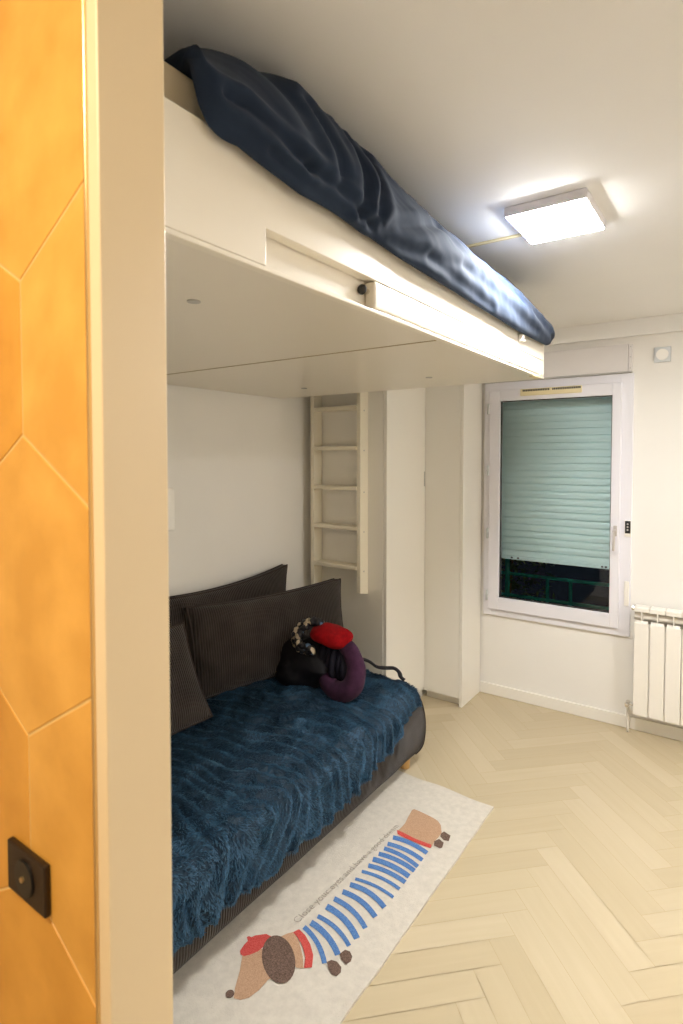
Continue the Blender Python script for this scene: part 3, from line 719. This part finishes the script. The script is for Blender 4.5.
# ------------------------------------------------------------------ rug with the dog in a striped jersey
RUG = dict(x0=-1.44, x1=-.838, y0=.62, y1=2.345, z=.009)
ART = [('tan',1,[(-1.1945,1.1895),(-1.1632,1.1479),(-1.1356,1.101),(-1.1164,1.0785),(-1.0977,1.0855),(-1.0832,1.1044),(-1.076,1.1364),(-1.0769,1.17),(-1.0737,1.196),(-1.1539,1.2411),(-1.1785,1.2346),(-1.1878,1.2121)]),('tan',1,[(-1.1446,1.3044),(-1.1354,1.3256),(-1.1218,1.3431),(-1.0805,1.3195),(-1.045,1.2911),(-1.0171,1.26),(-1.0364,1.2495),(-1.0642,1.2623)]),('brown',2,[(-1.1315,1.0928),(-1.1271,1.0907),(-1.1238,1.0871),(-1.1221,1.0826),(-1.1223,1.0778),(-1.1244,1.0736),(-1.1279,1.0705),(-1.1325,1.0689),(-1.1374,1.0692),(-1.1418,1.0713),(-1.1452,1.0749),(-1.1469,1.0794),(-1.1468,1.0842),(-1.1447,1.0885),(-1.1411,1.0917),(-1.1365,1.0932)]),('red',2,[(-1.2105,1.1962),(-1.2,1.1878),(-1.1872,1.1905),(-1.1756,1.2049),(-1.1645,1.2274),(-1.1622,1.259),(-1.1668,1.2889),(-1.1876,1.2867),(-1.2111,1.2635),(-1.2173,1.2513),(-1.2224,1.2511),(-1.2275,1.2486),(-1.2287,1.2433),(-1.2165,1.2352),(-1.2157,1.2172)]),('brown',3,[(-1.064,1.2765),(-1.0506,1.2637),(-1.0397,1.25),(-1.0317,1.236),(-1.027,1.2226),(-1.0257,1.2102),(-1.0277,1.1993),(-1.0329,1.1906),(-1.0412,1.1842),(-1.0521,1.1805),(-1.0651,1.1797),(-1.0797,1.1817),(-1.0953,1.1867),(-1.1112,1.1944),(-1.1267,1.2046),(-1.1408,1.2167),(-1.153,1.2303),(-1.1625,1.2447),(-1.1687,1.2592),(-1.1712,1.2729),(-1.1697,1.2851),(-1.1643,1.295),(-1.1553,1.302),(-1.1432,1.3058),(-1.1286,1.3061),(-1.1125,1.3031),(-1.0957,1.2968),(-1.0793,1.2878)]),('red',2,[(-1.1231,1.3398),(-1.115,1.3594),(-1.0849,1.353),(-1.052,1.3361),(-1.021,1.311),(-0.9989,1.2767),(-1.0159,1.2609),(-1.0362,1.2921),(-1.0703,1.319),(-1.0981,1.3325)]),('brown',2,[(-0.9735,1.3156),(-0.9671,1.3292),(-0.9505,1.3337),(-0.9293,1.3265),(-0.9203,1.3112),(-0.9235,1.2935),(-0.9377,1.2912),(-0.9564,1.2996)]),('brown',2,[(-0.959,1.3586),(-0.9538,1.3812),(-0.9376,1.3841),(-0.9226,1.3737),(-0.9168,1.3573),(-0.9232,1.3407),(-0.9435,1.3468)]),('tan',1,[(-1.0961,1.9493),(-1.0922,1.9748),(-1.0925,2.0103),(-1.1012,2.0502),(-1.1072,2.0838),(-1.1113,2.1061),(-1.1047,2.1146),(-1.0771,2.1145),(-1.0462,2.1113),(-1.0143,2.1073),(-0.9899,2.1003),(-0.9696,2.0837),(-0.9461,2.0423),(-0.9444,2.0045),(-0.9472,1.9793),(-0.943,1.9562),(-0.9404,1.9388),(-1.0084,1.9315)]),('red',2,[(-1.0989,1.9543),(-1.0841,1.9337),(-1.0492,1.9311),(-1.0084,1.9315),(-0.9734,1.9317),(-0.9421,1.9344),(-0.9472,1.9549),(-1.0129,1.9498),(-1.0817,1.9559)]),('brown',2,[(-0.948,1.9788),(-0.9382,2.0021),(-0.9141,1.9927),(-0.9068,1.9624),(-0.9124,1.9537),(-0.9389,1.9559)]),('brown',2,[(-0.9461,2.0337),(-0.9415,2.0541),(-0.9097,2.0456),(-0.9019,2.011),(-0.9198,2.0051),(-0.9404,2.0173)]),('blue',1,[(-1.095,1.9195),(-1.0763,1.9242),(-1.0573,1.9274),(-1.0381,1.9291),(-1.0188,1.9293),(-0.9994,1.928),(-0.9799,1.9252),(-0.9605,1.9211),(-0.941,1.9156),(-0.9406,1.8927),(-0.9589,1.8977),(-0.9773,1.9015),(-0.9956,1.9039),(-1.0138,1.905),(-1.032,1.9047),(-1.05,1.903),(-1.0678,1.8999),(-1.0854,1.8954)]),('blue',1,[(-1.0934,1.8749),(-1.0744,1.8795),(-1.0553,1.8826),(-1.0359,1.8843),(-1.0165,1.8844),(-0.9969,1.8832),(-0.9773,1.8805),(-0.9577,1.8764),(-0.9382,1.8709),(-0.938,1.8498),(-0.9565,1.8548),(-0.975,1.8586),(-0.9935,1.861),(-1.012,1.8621),(-1.0303,1.8618),(-1.0485,1.8602),(-1.0666,1.8572),(-1.0845,1.8527)]),('blue',1,[(-1.0905,1.8443),(-1.0713,1.8474),(-1.0521,1.8492),(-1.0327,1.8494),(-1.0133,1.8483),(-0.994,1.8458),(-0.9746,1.8419),(-0.9554,1.8368),(-0.9362,1.8303),(-0.9369,1.8102),(-0.9551,1.8162),(-0.9733,1.8209),(-0.9916,1.8244),(-1.0098,1.8267),(-1.0281,1.8276),(-1.0464,1.8273),(-1.0645,1.8255),(-1.0826,1.8225)]),('blue',1,[(-1.0927,1.8079),(-1.0736,1.8126),(-1.0542,1.8159),(-1.0348,1.8176),(-1.0152,1.818),(-0.9955,1.8169),(-0.9758,1.8145),(-0.9561,1.8107),(-0.9365,1.8055),(-0.9364,1.7836),(-0.9549,1.7883),(-0.9735,1.7918),(-0.992,1.794),(-1.0105,1.7948),(-1.0289,1.7944),(-1.0472,1.7926),(-1.0653,1.7895),(-1.0833,1.785)]),('blue',1,[(-1.0961,1.772),(-1.0769,1.7769),(-1.0575,1.7803),(-1.0379,1.7822),(-1.0183,1.7827),(-0.9985,1.7819),(-0.9787,1.7796),(-0.959,1.776),(-0.9392,1.7711),(-0.9391,1.7471),(-0.9576,1.7515),(-0.9761,1.7547),(-0.9946,1.7567),(-1.013,1.7573),(-1.0313,1.7567),(-1.0496,1.7548),(-1.0676,1.7515),(-1.0856,1.7469)]),('blue',1,[(-1.0915,1.733),(-1.0727,1.7384),(-1.0536,1.7424),(-1.0344,1.7449),(-1.015,1.7461),(-0.9955,1.7459),(-0.9759,1.7443),(-0.9564,1.7414),(-0.9368,1.7372),(-0.9364,1.7164),(-0.9549,1.7202),(-0.9734,1.7228),(-0.9918,1.7242),(-1.0101,1.7243),(-1.0283,1.7231),(-1.0464,1.7206),(-1.0644,1.7168),(-1.0821,1.7117)]),('blue',1,[(-1.0937,1.6916),(-1.0746,1.6969),(-1.0553,1.7007),(-1.0359,1.7032),(-1.0163,1.7043),(-0.9966,1.7041),(-0.9768,1.7025),(-0.9571,1.6996),(-0.9374,1.6954),(-0.9372,1.6806),(-0.9562,1.6845),(-0.9751,1.6871),(-0.994,1.6886),(-1.0128,1.6887),(-1.0316,1.6876),(-1.0502,1.6852),(-1.0687,1.6814),(-1.087,1.6763)]),('blue',1,[(-1.0925,1.647),(-1.0734,1.6521),(-1.0542,1.6558),(-1.0347,1.6582),(-1.0152,1.6592),(-0.9956,1.6589),(-0.976,1.6573),(-0.9564,1.6544),(-0.9369,1.6503),(-0.9369,1.6369),(-0.9557,1.6408),(-0.9746,1.6434),(-0.9934,1.6449),(-1.0122,1.6451),(-1.031,1.644),(-1.0496,1.6417),(-1.0681,1.6381),(-1.0864,1.6332)]),('blue',1,[(-1.0944,1.6187),(-1.0748,1.6234),(-1.055,1.626),(-1.0351,1.6265),(-1.0152,1.6249),(-0.9954,1.6212),(-0.9757,1.6155),(-0.9562,1.608),(-0.937,1.5986),(-0.9416,1.5795),(-0.9593,1.588),(-0.9771,1.5947),(-0.995,1.5997),(-1.013,1.6028),(-1.0309,1.6042),(-1.0489,1.6036),(-1.0669,1.6011),(-1.0848,1.5968)]),('blue',1,[(-1.0965,1.5768),(-1.0765,1.5801),(-1.0566,1.5813),(-1.0367,1.5804),(-1.0169,1.5776),(-0.9974,1.5729),(-0.9781,1.5663),(-0.9591,1.5579),(-0.9405,1.5478),(-0.9464,1.5294),(-0.9635,1.5385),(-0.9808,1.5459),(-0.9982,1.5517),(-1.0159,1.5559),(-1.0337,1.5583),(-1.0516,1.5589),(-1.0697,1.5577),(-1.0878,1.5547)]),('blue',1,[(-1.1011,1.5344),(-1.08,1.5355),(-1.0591,1.5347),(-1.0385,1.5319),(-1.0183,1.5272),(-0.9986,1.5207),(-0.9792,1.5124),(-0.9605,1.5024),(-0.9423,1.4909),(-0.9494,1.4749),(-0.9662,1.4854),(-0.9835,1.4944),(-1.0012,1.5018),(-1.0192,1.5075),(-1.0375,1.5116),(-1.0563,1.514),(-1.0753,1.5147),(-1.0947,1.5135)]),('blue',1,[(-1.102,1.495),(-1.0802,1.4951),(-1.0588,1.4932),(-1.0379,1.4894),(-1.0175,1.4838),(-0.9976,1.4764),(-0.9783,1.4673),(-0.9597,1.4566),(-0.9417,1.4444),(-0.9513,1.4262),(-0.9677,1.4371),(-0.9846,1.4465),(-1.0019,1.4545),(-1.0197,1.4609),(-1.038,1.4657),(-1.0567,1.4689),(-1.0759,1.4704),(-1.0954,1.4702)]),('blue',1,[(-1.101,1.4426),(-1.0807,1.4441),(-1.0607,1.4438),(-1.041,1.4416),(-1.0216,1.4378),(-1.0026,1.4322),(-0.984,1.4249),(-0.966,1.4161),(-0.9484,1.4058),(-0.9546,1.3926),(-0.9709,1.4021),(-0.9877,1.4101),(-1.0048,1.4166),(-1.0223,1.4216),(-1.0402,1.4251),(-1.0583,1.4269),(-1.0768,1.4271),(-1.0956,1.4257)]),('blue',1,[(-1.1035,1.4127),(-1.0832,1.412),(-1.0632,1.4095),(-1.0438,1.4054),(-1.025,1.3997),(-1.0067,1.3925),(-0.9891,1.3838),(-0.9722,1.3736),(-0.956,1.3622),(-0.966,1.3463),(-0.9808,1.3565),(-0.9962,1.3654),(-1.012,1.3731),(-1.0283,1.3794),(-1.0452,1.3843),(-1.0625,1.3878),(-1.0804,1.3899),(-1.0988,1.3904)]),('blue',1,[(-1.1083,1.3841),(-1.0882,1.3799),(-1.069,1.3742),(-1.0506,1.3672),(-1.033,1.3588),(-1.0164,1.3492),(-1.0006,1.3384),(-0.9857,1.3264),(-0.9718,1.3134),(-0.982,1.3029),(-0.995,1.3148),(-1.0088,1.3257),(-1.0233,1.3355),(-1.0386,1.3442),(-1.0547,1.3517),(-1.0715,1.358),(-1.0892,1.363),(-1.1077,1.3668)])]
def rug_mesh():
    bm = bmesh.new(); nx, ny = 24, 60; V = {}
    def P(i, j):
        x = RUG['x0']+(RUG['x1']-RUG['x0'])*i/nx; y = RUG['y0']+(RUG['y1']-RUG['y0'])*j/ny
        if j == ny: y += .012*noise.noise(Vector((x*7, 0, 4)))-.035*(x-RUG['x0'])
        if i == nx: x += .004*noise.noise(Vector((y*6, 2, 4)))
        return x, y
    for i in range(nx+1):
        for j in range(ny+1):
            x, y = P(i, j); V[i,j] = bm.verts.new((x, y, RUG['z']+.0005*noise.noise(Vector((x*30, y*30, 0)))))
    for i in range(nx):
        for j in range(ny): bm.faces.new((V[i,j], V[i+1,j], V[i+1,j+1], V[i,j+1]))
    bd = [(i,0) for i in range(nx)]+[(nx,j) for j in range(ny)]+[(i,ny) for i in range(nx,0,-1)]+[(0,j) for j in range(ny,0,-1)]
    L0 = [bm.verts.new((V[k].co.x, V[k].co.y, .0005)) for k in bd]
    for k in range(len(bd)):
        q = (k+1) % len(bd); bm.faces.new((V[bd[k]], L0[k], L0[q], V[bd[q]]))
    bm.faces.new(L0[::-1])
    order = ['rug', 'tan', 'brown', 'red', 'blue', 'ink']; z = RUG['z']+.0010
    for m_, lay, pts in ART:
        zz = z+lay*.0004
        vs = [bm.verts.new((a, b, zz)) for a, b in pts]; f = bm.faces.new(vs); f.material_index = order.index(m_)
        f.normal_update()
        if f.normal.z < 0: f.normal_flip()
    bmesh.ops.triangulate(bm, faces=[f for f in bm.faces if len(f.verts) > 4])
    me = bpy.data.meshes.new('rug'); bm.to_mesh(me); bm.free()
    # hand-written line along the back of the dog
    cu = bpy.data.curves.new('line', 'FONT'); cu.body = 'Close your eyes and have a good dream'; cu.size = .040; cu.space_character = 1.05
    to = bpy.data.objects.new('line', cu); COL.objects.link(to); bpy.context.view_layer.update()
    tm = bpy.data.meshes.new_from_object(to); bpy.data.objects.remove(to)
    xs = [v.co.x for v in tm.vertices]; ln = max(xs)-min(xs); k = .605/ln
    for v in tm.vertices:
        s = (v.co.x-min(xs))*k; y = 1.375+s*.9985; x = -1.132+.030*s/.605*1.0-v.co.y*k
        v.co = (x, y, z+.0010)
    b2 = bmesh.new(); b2.from_mesh(me); nb = len(b2.faces); b2.from_mesh(tm); b2.faces.ensure_lookup_table()
    for f in b2.faces[nb:]: f.material_index = 5
    b2.to_mesh(me); b2.free(); return me
o = obj('rug', rug_mesh(), ['rug', 'tan', 'brown', 'red', 'blue', 'ink']); origin(o, (-1.14, 1.48, 0))
tag(o, 'long cream rug with a dachshund in striped jersey and beret before the sofa', 'rug')

# ------------------------------------------------------------------ small wall things
M['box_white'] = mat('box_white', (.92,.90,.86), .35)
o = obj('control_box', box(XW, XW+.035, 1.50, 1.676, 1.163, 1.355, .012, 4), 'box_white', smooth=True); origin(o, (XW, 1.6, 1.163))
tag(o, 'white rounded control box on the left wall half hidden by the door frame', 'control box')
t = thing('power_socket', (-.606, .2955, 1.04), 'dark bronze wall socket with a round insert on the amber tiled wall', 'socket')
obj('plate', box(-.645, -.567, .2885, .2955, 1.032, 1.086, .002), 'dark_frame', t)
bm = disc((-.606, .2875, 1.059), (0,-1,0), .019, .003, 28, bev=.0008)
ins = obj('insert', bm, 'black', t)
bm = disc((-.606, .2860, 1.059), (0,-1,0), .003, .004, 12)
obj('pin', bm, 'brass', ins)
